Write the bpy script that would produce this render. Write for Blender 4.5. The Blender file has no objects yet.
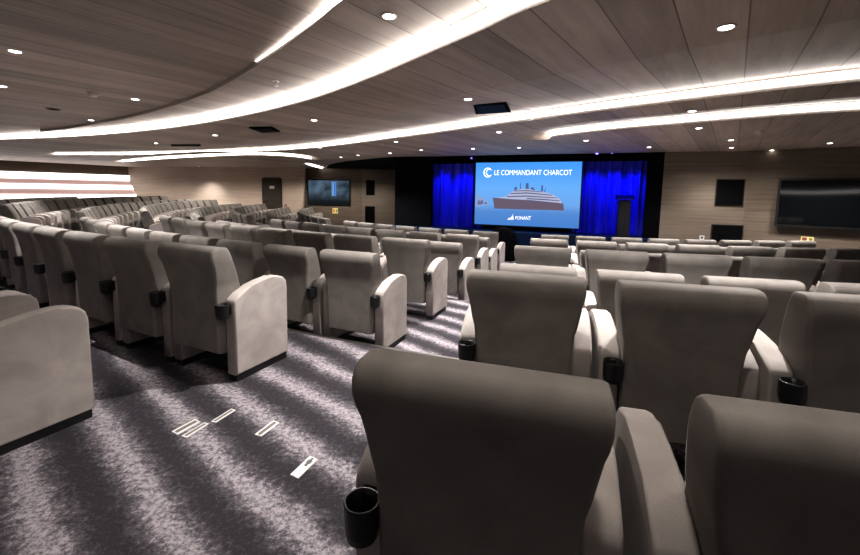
import bpy, bmesh, math, random
from mathutils import Vector, Matrix
from mathutils.geometry import tessellate_polygon
random.seed(7)
PI = math.pi
sc = bpy.context.scene
COL = sc.collection

# ------------------------------------------------------------------ camera
F, PITCH, ROLL, EYE, PY = 400.22, 0.1029, 0.0162, 1.3771, 232.78
fw = Vector((0, math.cos(PITCH), -math.sin(PITCH)))
r0 = Vector((1, 0, 0)); u0 = Vector((0, math.sin(PITCH), math.cos(PITCH)))
rt = r0*math.cos(ROLL) + u0*math.sin(ROLL)
up = -r0*math.sin(ROLL) + u0*math.cos(ROLL)
cd = bpy.data.cameras.new('camera'); cam = bpy.data.objects.new('camera', cd); COL.objects.link(cam)
cd.sensor_fit = 'HORIZONTAL'; cd.sensor_width = 36.0; cd.lens = 36.0*F/860; cd.clip_start = 0.05; cd.shift_y = (PY-277.5)/860
M = Matrix((rt, up, -fw)).transposed().to_4x4(); M.translation = Vector((0, 0, EYE))
cam.matrix_world = M
sc.camera = cam

def ray(x, y):
    return Vector((0, 0, EYE)), fw + rt*((x-430)/F) - up*((y-PY)/F)
def on_z(x, y, z):
    o, d = ray(x, y); return o + d*((z-o.z)/d.z)
def on_plane(x, y, p0, n):
    o, d = ray(x, y); return o + d*((p0-o).dot(n)/d.dot(n))

# ------------------------------------------------------------------ hall layout
CX, CY = 6.087, 20.2526          # centre the seat rows curve about
R1, DR, PW = 20.2864, 1.1642, 0.72
TIER = [0.0, -0.1599, -0.3269, -0.4870]
def tier_of(k): return TIER[(k-1)//2]
def rad(k): return R1-(k-1)*DR
def pol(r, phi, z=0.0): return Vector((CX+r*math.sin(phi), CY-r*math.cos(phi), z))
ZC, ZU = 2.47, 2.60               # lower and upper ceiling

# ------------------------------------------------------------------ materials
def new_mat(name):
    m = bpy.data.materials.new(name); m.use_nodes = True
    nt = m.node_tree
    b = nt.nodes['Principled BSDF']
    return m, nt, b
def N(nt, t, **kw):
    n = nt.nodes.new(t)
    for k, v in kw.items():
        if k in n.inputs.keys(): n.inputs[k].default_value = v
        else: setattr(n, k, v)
    return n
def L(nt, a, b): nt.links.new(a, b)
def plain(name, col, rough=0.6, metal=0.0, emit=None, es=0.0, noise=0.0, spec=0.5, nscale=30):
    m, nt, b = new_mat(name)
    b.inputs['Base Color'].default_value = (*col, 1); b.inputs['Roughness'].default_value = rough
    b.inputs['Metallic'].default_value = metal; b.inputs['Specular IOR Level'].default_value = spec
    if emit: b.inputs['Emission Color'].default_value = (*emit, 1); b.inputs['Emission Strength'].default_value = es
    if noise:
        tc = N(nt, 'ShaderNodeTexCoord'); nz = N(nt, 'ShaderNodeTexNoise', Scale=nscale, Detail=4.0)
        mx = N(nt, 'ShaderNodeMixRGB'); mx.inputs[1].default_value = (*[c*(1-noise) for c in col], 1); mx.inputs[2].default_value = (*[min(1, c*(1+noise)) for c in col], 1)
        L(nt, tc.outputs['Object'], nz.inputs['Vector']); L(nt, nz.outputs['Fac'], mx.inputs[0]); L(nt, mx.outputs[0], b.inputs['Base Color'])
    return m
def velvet(name, col, rough=0.85):
    m, nt, b = new_mat(name)
    tc = N(nt, 'ShaderNodeTexCoord')
    n1 = N(nt, 'ShaderNodeTexNoise', Scale=5.0, Detail=3.0, Distortion=0.6)
    n2 = N(nt, 'ShaderNodeTexNoise', Scale=260.0, Detail=2.0)
    oi = N(nt, 'ShaderNodeObjectInfo')
    add = N(nt, 'ShaderNodeVectorMath', operation='ADD'); L(nt, tc.outputs['Object'], add.inputs[0]); L(nt, oi.outputs['Location'], add.inputs[1])
    L(nt, add.outputs[0], n1.inputs['Vector']); L(nt, add.outputs[0], n2.inputs['Vector'])
    r = N(nt, 'ShaderNodeValToRGB'); r.color_ramp.elements[0].position = .34; r.color_ramp.elements[1].position = .68
    r.color_ramp.elements[0].color = (*[c*.85 for c in col], 1); r.color_ramp.elements[1].color = (*[c*1.12 for c in col], 1)
    L(nt, n1.outputs['Fac'], r.inputs[0])
    mx = N(nt, 'ShaderNodeMixRGB', blend_type='MULTIPLY'); mx.inputs[0].default_value = .35
    L(nt, r.outputs[0], mx.inputs[1]); L(nt, n2.outputs['Color'], mx.inputs[2])
    L(nt, mx.outputs[0], b.inputs['Base Color'])
    b.inputs['Roughness'].default_value = rough; b.inputs['Specular IOR Level'].default_value = .2
    b.inputs['Sheen Weight'].default_value = .25; b.inputs['Sheen Roughness'].default_value = .16
    bp = N(nt, 'ShaderNodeBump', Strength=.12, Distance=.004); L(nt, n1.outputs['Fac'], bp.inputs['Height']); L(nt, bp.outputs[0], b.inputs['Normal'])
    return m
def wood(name, c1, c2, ang=0.0, plank=0.0, seam=(.5, .5, .5), vertical=False, rough=.55, grain=(1.2, 26, 26)):
    """wood grain running along the local axis turned by ang about Z; plank > 0 adds seams every plank metres"""
    m, nt, b = new_mat(name)
    tc = N(nt, 'ShaderNodeTexCoord'); rot = N(nt, 'ShaderNodeVectorRotate', rotation_type='Z_AXIS'); rot.inputs['Angle'].default_value = -ang
    L(nt, tc.outputs['Object'], rot.inputs['Vector'])
    mp = N(nt, 'ShaderNodeMapping'); mp.inputs['Scale'].default_value = grain; L(nt, rot.outputs[0], mp.inputs['Vector'])
    n1 = N(nt, 'ShaderNodeTexNoise', Scale=1.0, Detail=6.0, Roughness=.65); L(nt, mp.outputs[0], n1.inputs['Vector'])
    n0 = N(nt, 'ShaderNodeTexNoise', Scale=.8, Detail=2.0); L(nt, rot.outputs[0], n0.inputs['Vector'])
    ad = N(nt, 'ShaderNodeMath', operation='MULTIPLY_ADD'); L(nt, n0.outputs['Fac'], ad.inputs[0]); ad.inputs[1].default_value = .4; L(nt, n1.outputs['Fac'], ad.inputs[2])
    r = N(nt, 'ShaderNodeValToRGB'); r.color_ramp.elements[0].position = .42; r.color_ramp.elements[1].position = .95
    r.color_ramp.elements[0].color = (*c1, 1); r.color_ramp.elements[1].color = (*c2, 1); L(nt, ad.outputs[0], r.inputs[0])
    out = r.outputs[0]
    if plank:
        sp = N(nt, 'ShaderNodeSeparateXYZ'); L(nt, rot.outputs[0], sp.inputs[0])
        dv = N(nt, 'ShaderNodeMath', operation='DIVIDE'); L(nt, sp.outputs['Y'], dv.inputs[0]); dv.inputs[1].default_value = plank
        fr = N(nt, 'ShaderNodeMath', operation='FRACT'); L(nt, dv.outputs[0], fr.inputs[0])
        fl = N(nt, 'ShaderNodeMath', operation='FLOOR'); L(nt, dv.outputs[0], fl.inputs[0])
        wn = N(nt, 'ShaderNodeTexWhiteNoise', noise_dimensions='1D'); L(nt, fl.outputs[0], wn.inputs['W'])
        mr = N(nt, 'ShaderNodeMapRange'); L(nt, wn.outputs['Value'], mr.inputs[0]); mr.inputs[3].default_value = .78; mr.inputs[4].default_value = 1.12
        m1 = N(nt, 'ShaderNodeMixRGB', blend_type='MULTIPLY'); m1.inputs[0].default_value = 1; L(nt, out, m1.inputs[1]); L(nt, mr.outputs[0], m1.inputs[2])
        lt = N(nt, 'ShaderNodeMath', operation='LESS_THAN'); L(nt, fr.outputs[0], lt.inputs[0]); lt.inputs[1].default_value = .03
        m2 = N(nt, 'ShaderNodeMixRGB', blend_type='MULTIPLY'); L(nt, lt.outputs[0], m2.inputs[0]); L(nt, m1.outputs[0], m2.inputs[1]); m2.inputs[2].default_value = (*seam, 1)
        out = m2.outputs[0]
    L(nt, out, b.inputs['Base Color']); b.inputs['Roughness'].default_value = rough; b.inputs['Specular IOR Level'].default_value = .3
    return m
def emission(name, col, s):
    m = bpy.data.materials.new(name); m.use_nodes = True; nt = m.node_tree; nt.nodes.clear()
    e = N(nt, 'ShaderNodeEmission'); e.inputs[0].default_value = (*col, 1); e.inputs[1].default_value = s
    o = N(nt, 'ShaderNodeOutputMaterial'); L(nt, e.outputs[0], o.inputs[0]); return m
def carpet():
    m, nt, b = new_mat('carpet')
    tc = N(nt, 'ShaderNodeTexCoord')
    n1 = N(nt, 'ShaderNodeTexNoise', Scale=1.3, Detail=3.0); L(nt, tc.outputs['Object'], n1.inputs['Vector'])
    n2 = N(nt, 'ShaderNodeTexNoise', Scale=9.0, Detail=5.0, Roughness=.7); L(nt, tc.outputs['Object'], n2.inputs['Vector'])
    dot = N(nt, 'ShaderNodeVectorMath', operation='DOT_PRODUCT'); L(nt, tc.outputs['Object'], dot.inputs[0]); dot.inputs[1].default_value = (.64, .77, 0)
    a = N(nt, 'ShaderNodeMath', operation='MULTIPLY_ADD'); L(nt, n1.outputs['Fac'], a.inputs[0]); a.inputs[1].default_value = .16; L(nt, dot.outputs['Value'], a.inputs[2])
    a2 = N(nt, 'ShaderNodeMath', operation='MULTIPLY_ADD'); L(nt, n2.outputs['Fac'], a2.inputs[0]); a2.inputs[1].default_value = .14; L(nt, a.outputs[0], a2.inputs[2])
    s = N(nt, 'ShaderNodeMath', operation='MULTIPLY'); L(nt, a2.outputs[0], s.inputs[0]); s.inputs[1].default_value = 2*PI/.332
    s2 = N(nt, 'ShaderNodeMath', operation='ADD'); L(nt, s.outputs[0], s2.inputs[0]); s2.inputs[1].default_value = -4.12
    sn = N(nt, 'ShaderNodeMath', operation='SINE'); L(nt, s2.outputs[0], sn.inputs[0])
    n3 = N(nt, 'ShaderNodeTexNoise', Scale=38.0, Detail=6.0, Roughness=.85); L(nt, tc.outputs['Object'], n3.inputs['Vector'])
    ad = N(nt, 'ShaderNodeMath', operation='MULTIPLY_ADD'); L(nt, n3.outputs['Fac'], ad.inputs[0]); ad.inputs[1].default_value = 6.5; L(nt, sn.outputs[0], ad.inputs[2])
    r = N(nt, 'ShaderNodeValToRGB'); mr = N(nt, 'ShaderNodeMapRange'); mr.inputs[1].default_value = 1.5; mr.inputs[2].default_value = 5.3
    L(nt, ad.outputs[0], mr.inputs[0]); L(nt, mr.outputs[0], r.inputs[0])
    e = r.color_ramp.elements; e[0].position = .25; e[0].color = (.040, .037, .042, 1); e[1].position = .82; e[1].color = (.40, .36, .38, 1)
    x = e.new(.55); x.color = (.11, .10, .112, 1)
    L(nt, r.outputs[0], b.inputs['Base Color']); b.inputs['Roughness'].default_value = .95; b.inputs['Specular IOR Level'].default_value = .1
    n4 = N(nt, 'ShaderNodeTexNoise', Scale=300.0, Detail=2.0); L(nt, tc.outputs['Object'], n4.inputs['Vector'])
    bp = N(nt, 'ShaderNodeBump', Strength=.4, Distance=.01); L(nt, n4.outputs['Fac'], bp.inputs['Height']); L(nt, bp.outputs[0], b.inputs['Normal'])
    return m
PLANK_ANG = math.radians(53)
m_velvet = velvet('velvet_taupe', (.232, .211, .193))
m_velvet_lit = velvet('velvet_pale', (.50, .452, .422))  # same taupe fabric; light falling on the side panels put into the colour
m_black = plain('black_plastic', (.012, .012, .013), .35, noise=.2)
m_plinth = plain('black_plinth', (.008, .008, .009), .6)
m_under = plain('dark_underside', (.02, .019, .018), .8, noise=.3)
m_carpet = carpet()
m_ceil = wood('ceiling_planks', (.33, .275, .235), (.54, .455, .39), PLANK_ANG, .35, (.45, .43, .42), grain=(.9, 9, 9))
m_reveal = wood('ceiling_reveal', (.30, .26, .23), (.45, .40, .36), 0)
m_lip = plain('ceiling_lip', (.42, .36, .32), .5, noise=.1)
m_beige = wood('pale_wood', (.38, .305, .245), (.54, .445, .365), 0, grain=(.6, .6, 14))
m_brown = wood('brown_wood', (.10, .078, .058), (.20, .16, .125), 0, grain=(.7, .7, 22))
m_brown2 = wood('brown_wood_light', (.135, .108, .083), (.25, .205, .165), 0, grain=(.7, .7, 22))
m_dark = plain('stage_black', (.0025, .0025, .004), .9, noise=.2, spec=.1)
m_navy = plain('stage_navy', (.006, .018, .055), .5, noise=.2, spec=.2)
m_led = emission('led_light', (1.0, .94, .90), 8.5)
m_added_strip = emission('led_light_soft', (1.0, .95, .92), 4.5)
m_down = emission('downlight_lens', (1.0, .97, .93), 9.0)
m_white = plain('white_metal', (.72, .70, .67), .4, noise=.05)
m_steel = plain('brushed_steel', (.55, .54, .52), .3, 1.0, noise=.1)
m_tv = plain('tv_glass', (.003, .004, .005), .05, spec=.5, noise=.1)
m_grille = plain('speaker_cloth', (.004, .004, .005), .95, noise=.3, spec=.08)

# ------------------------------------------------------------------ mesh helpers
def mesh_obj(name, bm, mat, parent=None, smooth=True, mats=None):
    me = bpy.data.meshes.new(name); bmesh.ops.recalc_face_normals(bm, faces=bm.faces); bm.to_mesh(me); bm.free()
    o = bpy.data.objects.new(name, me); COL.objects.link(o)
    for mm in (mats or [mat]): me.materials.append(mm)
    if smooth:
        for p in me.polygons: p.use_smooth = True
    if parent: o.parent = parent
    return o
def empty(name, loc, rz=0.0):
    o = bpy.data.objects.new(name, None); COL.objects.link(o); o.location = loc; o.rotation_euler = (0, 0, rz); o.empty_display_size = .1
    return o
def tag(o, label, cat, group=None):
    o['label'] = label; o['category'] = cat
    if group: o['group'] = group
    return o
def struct(o): o['kind'] = 'structure'; return o
def box(bm, x0, x1, y0, y1, z0, z1, bev=0.0, seg=2, mat=None):
    vs = [bm.verts.new((x, y, z)) for x in (x0, x1) for y in (y0, y1) for z in (z0, z1)]
    idx = [(0,1,3,2),(4,6,7,5),(0,4,5,1),(2,3,7,6),(0,2,6,4),(1,5,7,3)]
    fs = [bm.faces.new([vs[i] for i in f]) for f in idx]
    if bev:
        es = list({e for f in fs for e in f.edges})
        bmesh.ops.bevel(bm, geom=es, offset=bev, segments=seg, affect='EDGES', profile=.5)
    return bm
def rrect(w, y0, y1, rc, n=5):
    """rounded rectangle in XY, centred on x"""
    pts = []
    hx, cy, hy = w/2, (y0+y1)/2, (y1-y0)/2
    rc = min(rc, hx*.98, hy*.98)
    for qx, qy, a0 in ((1, 1, 0), (-1, 1, 90), (-1, -1, 180), (1, -1, 270)):
        for i in range(n+1):
            a = math.radians(a0+90*i/n)
            pts.append((qx*(hx-rc)+rc*math.cos(a), cy+qy*(hy-rc)+rc*math.sin(a)))
    return pts
def loft(bm, loops, cap=True):
    rows = [[bm.verts.new(p) for p in lp] for lp in loops]
    n = len(rows[0])
    for a, b in zip(rows, rows[1:]):
        for i in range(n): bm.faces.new((a[i], a[(i+1) % n], b[(i+1) % n], b[i]))
    if cap: bm.faces.new(rows[0][::-1]); bm.faces.new(rows[-1])
    return bm
def lathe(bm, prof, c=(0, 0, 0), n=24):
    rows = []
    for r, z in prof:
        rows.append([bm.verts.new((c[0]+r*math.cos(2*PI*i/n), c[1]+r*math.sin(2*PI*i/n), c[2]+z)) for i in range(n)])
    for a, b in zip(rows, rows[1:]):
        for i in range(n): bm.faces.new((a[i], a[(i+1) % n], b[(i+1) % n], b[i]))
    for row, rev in ((rows[0], True), (rows[-1], False)):
        bm.faces.new(row[::-1] if rev else row)
    return bm
def prism(bm, pts, axis_fn, t0, t1, bev=0, seg=2):
    """extrude a polygon (list of 2-D points) between two offsets; axis_fn(a, b, t) -> 3-D point"""
    a = [bm.verts.new(axis_fn(p[0], p[1], t0)) for p in pts]; b = [bm.verts.new(axis_fn(p[0], p[1], t1)) for p in pts]
    n = len(pts)
    f0 = bm.faces.new(a[::-1]); f1 = bm.faces.new(b)
    for i in range(n): bm.faces.new((a[i], a[(i+1) % n], b[(i+1) % n], b[i]))
    if bev:
        es = list(set(f0.edges) | set(f1.edges))
        bmesh.ops.bevel(bm, geom=es, offset=bev, segments=seg, affect='EDGES', profile=.5)
    return bm
def flat_poly(bm, loops, z):
    """triangulated flat polygon with holes"""
    vl = [[Vector((p[0], p[1], 0)) for p in lp] for lp in loops]
    tris = tessellate_polygon(vl)
    vs = [bm.verts.new((p.x, p.y, z)) for lp in vl for p in lp]
    for t in tris:
        try: bm.faces.new([vs[i] for i in t])
        except ValueError: pass
    return bm
def ribbon(bm, pts, z0, z1):
    a = [bm.verts.new((p[0], p[1], z0)) for p in pts]; b = [bm.verts.new((p[0], p[1], z1)) for p in pts]
    for i in range(len(pts)-1): bm.faces.new((a[i], a[i+1], b[i+1], b[i]))
    return bm
def catmull(pts, n=8):
    P = [Vector((p[0], p[1])) for p in pts]; P = [P[0]*2-P[1]]+P+[P[-1]*2-P[-2]]
    out = []
    for i in range(1, len(P)-2):
        a, b, c, d = P[i-1:i+3]
        for j in range(n):
            t = j/n
            out.append(.5*((2*b)+(c-a)*t+(2*a-5*b+4*c-d)*t*t+(3*b-a-3*c+d)*t**3))
    out.append(P[-2]); return out
def offset(pts, d):
    out = []
    for i, p in enumerate(pts):
        t = (pts[min(i+1, len(pts)-1)]-pts[max(i-1, 0)]).normalized()
        out.append(p+Vector((t.y, -t.x))*(d[i] if isinstance(d, list) else d))
    return out
def inside(p, poly):
    c = False; n = len(poly)
    for i in range(n):
        a, b = poly[i], poly[(i+1) % n]
        if (a[1] > p[1]) != (b[1] > p[1]) and p[0] < (b[0]-a[0])*(p[1]-a[1])/(b[1]-a[1])+a[0]: c = not c
    return c

# ------------------------------------------------------------------ floor in four shallow tiers
EDGES = [18.043, 18.043-2*DR, 18.043-4*DR]
prof = [(.05, TIER[3]), (EDGES[2], TIER[3]), (EDGES[2], TIER[2]), (EDGES[1], TIER[2]), (EDGES[1], TIER[1]), (EDGES[0], TIER[1]), (EDGES[0], 0), (29, 0)]
bm = bmesh.new(); rows = []
NS = 120
for i in range(NS+1):
    ph = -2.35+3.6*i/NS
    rows.append([bm.verts.new(pol(r, ph, z)) for r, z in prof])
for a, b in zip(rows, rows[1:]):
    for j in range(len(prof)-1): bm.faces.new((a[j], b[j], b[j+1], a[j+1]))
struct(mesh_obj('floor', bm, m_carpet, smooth=False))
for q, (re, zt) in enumerate(zip(EDGES, TIER)):
    bm = bmesh.new(); lp = []
    for i in range(91):
        ph = -1.6+2.0*i/90
        lp.append([pol(re-.012, ph, zt-.012), pol(re-.012, ph, zt+.006), pol(re+.03, ph, zt+.006), pol(re+.03, ph, zt-.012)])
    loft(bm, lp); struct(mesh_obj('trim_%d' % (q+1), bm, m_steel, smooth=False))

# ------------------------------------------------------------------ ceiling with light coves
ZL = 2.54
def cv(px, z=ZL): return [on_z(x, y, z).xy for x, y in px]
S1 = [Vector((-24, 12.6)), Vector((-18, 11.6)), Vector((-13.5, 10.85))]+cv([(0,137),(50,135),(100,132),(150,127),(200,120),(250,110),(300,97),(340,83),(380,66.5),(430,43.5),(480,20.5),(523,-1)])+[Vector((1.05, 1.95)), Vector((1.55, 1.0)), Vector((2.1, -.4)), Vector((2.5, -2.5))]
S1 = catmull(S1)
S1b = catmull(cv([(40,130.5),(70,127),(120,118),(160,108),(200,94),(225,82),(250,67),(275,50),(300,31),(320,15),(337,0)], 2.58)+[Vector((-.25, 2.25)), Vector((.15, 1.5)), Vector((.5, .6)), Vector((.8, -.5)), Vector((1.1, -2.5))])
S2 = catmull(cv([(55,153.5),(85,153.5),(130,153.5),(200,152),(300,147),(400,134.5),(500,120),(600,106),(700,93),(780,83),(860,74)])+[Vector((5.2, 3.15)), Vector((7, 2.0)), Vector((9.5, .6))])
S3 = catmull(cv([(549,136.3),(553,133.6),(570,131),(620,125.2),(700,118),(780,111),(860,105.5)])+[Vector((7.2, 4.4)), Vector((9.5, 3.3))])
S3b = catmull(cv([(122,161),(160,158),(200,155.5),(250,153.5),(290,155),(312,158)]))
S3c = catmull(cv([(303,161.5),(306,163),(313,165.5),(323,168)]))
def recess(far, width, tip0, tip1):
    """plan outline of a cove: far edge carries the light, the near edge is a plain step"""
    n = len(far); w = []
    for i in range(n):
        s = width
        if tip0: s = min(s, width*math.sqrt(min(1, (i/(n*.18)))))
        if tip1: s = min(s, width*math.sqrt(min(1, ((n-1-i)/(n*.18)))))
        w.append(s)
    near = offset(far, w)
    a = 1 if tip0 else 0; b = n-1 if tip1 else n
    return far, near[a:b][::-1], near
R2, R3, R3b, R3c = recess(S2, 1.9, True, False), recess(S3, 1.0, True, False), recess(S3b, 1.5, True, True), recess(S3c, .8, True, True)
outer_low = S1+[Vector((2.5, -9)), Vector((16, -9)), Vector((18, 10)), Vector((14, 30)), Vector((-26, 30)), Vector((-26, 12.8))]
holes = [f+n for f, n, _ in (R2, R3, R3b, R3c)]
bm = bmesh.new()
flat_poly(bm, [outer_low]+holes, ZC)
flat_poly(bm, [S1+[Vector((2.5, -9)), Vector((-26, -9))]], ZU)
for f, _, n in (R2, R3, R3b, R3c):
    A = [bm.verts.new((p.x, p.y, ZU)) for p in f]; B = [bm.verts.new((p.x, p.y, ZC)) for p in n]
    for i in range(len(f)-1): bm.faces.new((A[i], A[i+1], B[i+1], B[i]))
struct(mesh_obj('ceiling', bm, m_ceil, smooth=False))
bm = bmesh.new(); ribbon(bm, S1, ZC, ZU)
for f, _, n in (R2, R3, R3b, R3c): ribbon(bm, f, ZC, ZU)
struct(mesh_obj('trim_4', bm, m_reveal))
def led(far, label, d=.012, z0=ZC+.036, z1=ZU-.022):
    bm = bmesh.new(); ribbon(bm, offset(far, d), z0, z1)
    o = tag(mesh_obj('light_strip', bm, m_led), label, 'light strip'); return o
led(S1, 'long curved white light strip sweeping over the aisle, closest to the camera', z0=ZC+.024, z1=ZU-.012)
led(S2, 'longest gently curved white light strip crossing the whole ceiling in the middle')
led(S3, 'curved white light strip nearest the wall with large dark screen, hooked tip')
led(S3b, 'short white light strip above the pale wall with the door')
led(S3c, 'very short hooked light strip above the smaller wall television')
# two unseen strips added at the hall rear to give the large screen reflections
for z0, lab in ((2.48, 'upper wavy light strip at the hall rear, mirrored in the large wall screen'), (2.385, 'lower wavy light strip at the hall rear, mirrored in the large wall screen')):
    bm = bmesh.new(); P = [Vector((-2.4, -5.3))+Vector((.77, -.64))*t*.25+Vector((.64, .77))*.25*math.sin(t*.30) for t in range(-26, 27)]
    a = [bm.verts.new((p.x, p.y, z0+.05*math.sin(i*.22))) for i, p in enumerate(P)]; b = [bm.verts.new((p.x, p.y, z0+.05+.05*math.sin(i*.22))) for i, p in enumerate(P)]
    for i in range(len(P)-1): bm.faces.new((a[i], a[i+1], b[i+1], b[i]))
    tag(mesh_obj('light_strip', bm, m_added_strip), lab, 'light strip')
# lower lip along the near side of the big cove, with its own tapering light
bm = bmesh.new(); lp = []
for p, q in zip(S1b, offset(S1b, -.03)):
    lp.append([(p.x, p.y, ZU-.045), (q.x, q.y, ZU-.045), (q.x, q.y, ZU+.01), (p.x, p.y, ZU+.01)])
loft(bm, lp); struct(mesh_obj('trim_5', bm, m_lip, smooth=False))
seg = [p for p in S1b if p.x > -1.75]
bm = bmesh.new()
s_out = offset(seg, -.036) if False else offset(seg, .006)
a = [bm.verts.new((p.x, p.y, ZU-.004-.04*min(1, .15+i/(len(seg)*.5)))) for i, p in enumerate(s_out)]
b = [bm.verts.new((p.x, p.y, ZU-.002)) for p in s_out]
for i in range(len(seg)-1): bm.faces.new((a[i], a[i+1], b[i+1], b[i]))
tag(mesh_obj('light_strip', bm, m_led), 'thin tapering light strip at the ceiling edge behind the long curved one', 'light strip')
# dark ceiling panel ahead of the stage
dk = catmull([on_z(x, y, ZC).xy for x, y in [(327,167.5),(330,164.5),(345,161.5),(370,158.8),(396,156.6)]])
bm = bmesh.new(); poly = dk+[Vector((-1.2, 20.5)), Vector((-6.2, 20.5))]
flat_poly(bm, [poly], ZC-.015); ribbon(bm, dk, ZC-.015, ZC)
struct(mesh_obj('trim_6', bm, m_dark, smooth=False))

# ------------------------------------------------------------------ walls
def wall(name, pts, z0, z1, mat, thick=.12):
    bm = bmesh.new(); P = [Vector((p[0], p[1])) for p in pts]; Q = offset(P, -thick)
    loft(bm, [[(p.x, p.y, z0), (p.x, p.y, z1), (q.x, q.y, z1), (q.x, q.y, z0)] for p, q in zip(P, Q)])
    return struct(mesh_obj(name, bm, mat, smooth=False))
PA, PB = Vector((-6.41, 20.5, 0)), Vector((-16.35, 22.35, 0))
TVY = 20.95
SL, SR = Vector((-1.17, 13.16, 0)), Vector((5.94, 10.34, 0))
WR2, WR3 = Vector((7.68, 9.81, 0)), Vector((11.4, 6.5, 0))
sd = (SR-SL).normalized(); sn = Vector((sd.y, -sd.x, 0))      # sn points at the audience
def plane_pt(P0, n): return lambda x, y: on_plane(x, y, P0, n)
wall('wall_back', [(-7.6, TVY), (-1.25, TVY)], -.6, ZC, m_brown)
# pale door wall: upright panel with a leaning far end and a rounded lower corner
wd = (PB-PA).normalized(); wn = Vector((wd.y, -wd.x, 0))
if wn.dot(-PA) < 0: wn = -wn
onA = plane_pt(PA, wn)
def wuv(P): v = P-PA; return (v.dot(wd), P.z)
c = [wuv(onA(122, 165)), wuv(onA(141, 205))]
ulen = c[0][0]
slope = (c[1][0]-c[0][0])/(c[1][1]-c[0][1])
ub = ulen+slope*(-.6-c[0][1])
outl = [(0.0, ZC), (ulen+slope*(ZC-c[0][1]), ZC), (ub, -.6), (.9, -.6)]
outl += [(.9-.62*math.sin(math.radians(t)), -.05+.0-.55*math.cos(math.radians(t))+.0) for t in (10, 25, 40, 55, 70, 85)]+[(.14, .5)]
bm = bmesh.new(); prism(bm, outl, lambda a, b, t: PA+wd*a+wn*t+Vector((0, 0, b)), -.15, 0.0)
struct(mesh_obj('wall_left', bm, m_beige, smooth=False))
# lit shelf wall beyond the far wing
EL = Vector((-16.7, 22.6, 0)); ER = Vector((-19.9, 18.1, 0))
wall('wall_far_left', [(-24.5, 11), (-22.4, 14.6), (ER.x, ER.y), (EL.x, EL.y)], -.6, ZC, m_brown2)
# stage surround and wall beside it
wall('wall_right', [(SR.x, SR.y), (WR2.x, WR2.y)], -.6, ZC, m_brown2)
wall('wall_far_right', [(WR2.x, WR2.y), (WR3.x, WR3.y)], -.6, ZC, m_brown)
def sp(u, v, z): p = SL+sd*u-sn*v; return Vector((p.x, p.y, z))     # u along the stage opening, v behind it
LEN = (SR-SL).length
def su(x, y, v=.6):
    p = on_plane(x, y, sp(0, v, 0), sn)-SL; return p.dot(sd)
UL, UR = su(431, 195, 0), su(646, 195, 0)
STZ = .25                                                     # stage floor
wall('wall_stage_left', [sp(0, 0, 0).xy, sp(UL, 0, 0).xy], -.6, ZC, m_dark)
wall('wall_stage_right', [sp(UR, 0, 0).xy, sp(LEN, 0, 0).xy], -.6, ZC, m_dark)
wall('wall_stage_back', [sp(-.1, 1.3, 0).xy, sp(LEN+.1, 1.3, 0).xy], -.6, ZC, m_dark)
wall('wall_stage_side', [(-1.25, TVY), sp(.0, .02, 0).xy], -.6, ZC, m_dark)
bm = bmesh.new()
prism(bm, [(0, STZ), (LEN, STZ), (LEN, -.6), (0, -.6)], lambda a, b, t: sp(a, t, b), -.35, 1.3)
struct(mesh_obj('floor_stage', bm, m_navy, smooth=False))
bm = bmesh.new()
prism(bm, [(UL, ZC), (UR, ZC), (UR, ZC-.10), (UL, ZC-.10)], lambda a, b, t: sp(a, t, b), .02, .14)
struct(mesh_obj('trim_7', bm, m_dark, smooth=False))

# ------------------------------------------------------------------ armchairs
def side_panel_bm(side):
    pts = [(.11, .05), (.11, .57), (.120, .60), (.17, .633), (.26, .667), (.37, .690), (.47, .700), (.53, .697), (.575, .680), (.605, .648), (.615, .60), (.615, .05)]
    bm = bmesh.new(); x1 = side*.3415; x0 = x1-side*.098
    prism(bm, pts, lambda a, b, t: (t, a, b), min(x0, x1), max(x0, x1), .016, 3)
    return bm
def back_bm():
    S = [(.205, .07, .33, .47), (.215, .056, .35, .482), (.42, .050, .325, .484), (.58, .044, .285, .486), (.68, .034, .245, .500), (.72, .030, .228, .520), (.78, .022, .205, .540), (.83, .011, .185, .555),
         (.865, -.004, .168, .568), (.90, -.013, .152, .577), (.933, -.011, .138, .578), (.954, .001, .128, .576), (.966, .017, .115, .570), (.971, .038, .095, .560)]
    bm = bmesh.new(); loft(bm, [[(x, y, z) for x, y in rrect(w, a, b, .020, 4)] for z, a, b, w in S]); return bm
def cup_bm(side):
    bm = bmesh.new(); c = (side*.287, .052, .475)
    lathe(bm, [(.030, 0), (.040, .006), (.045, .03), (.047, .10), (.0475, .104), (.045, .1065), (.040, .104), (.039, .03), (.036, .012), (.01, .010)], c, 28)
    box(bm, c[0]-.022, c[0]+.022, c[1]+.036, c[1]+.070, .495, .575, .005, 1)
    return bm
def crisp(o):
    md = o.modifiers.new('w', 'WEIGHTED_NORMAL'); md.keep_sharp = False; md.weight = 80
    dg = bpy.context.evaluated_depsgraph_get(); me = bpy.data.meshes.new_from_object(o.evaluated_get(dg))
    o.modifiers.clear(); o.data = me; return o
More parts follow.
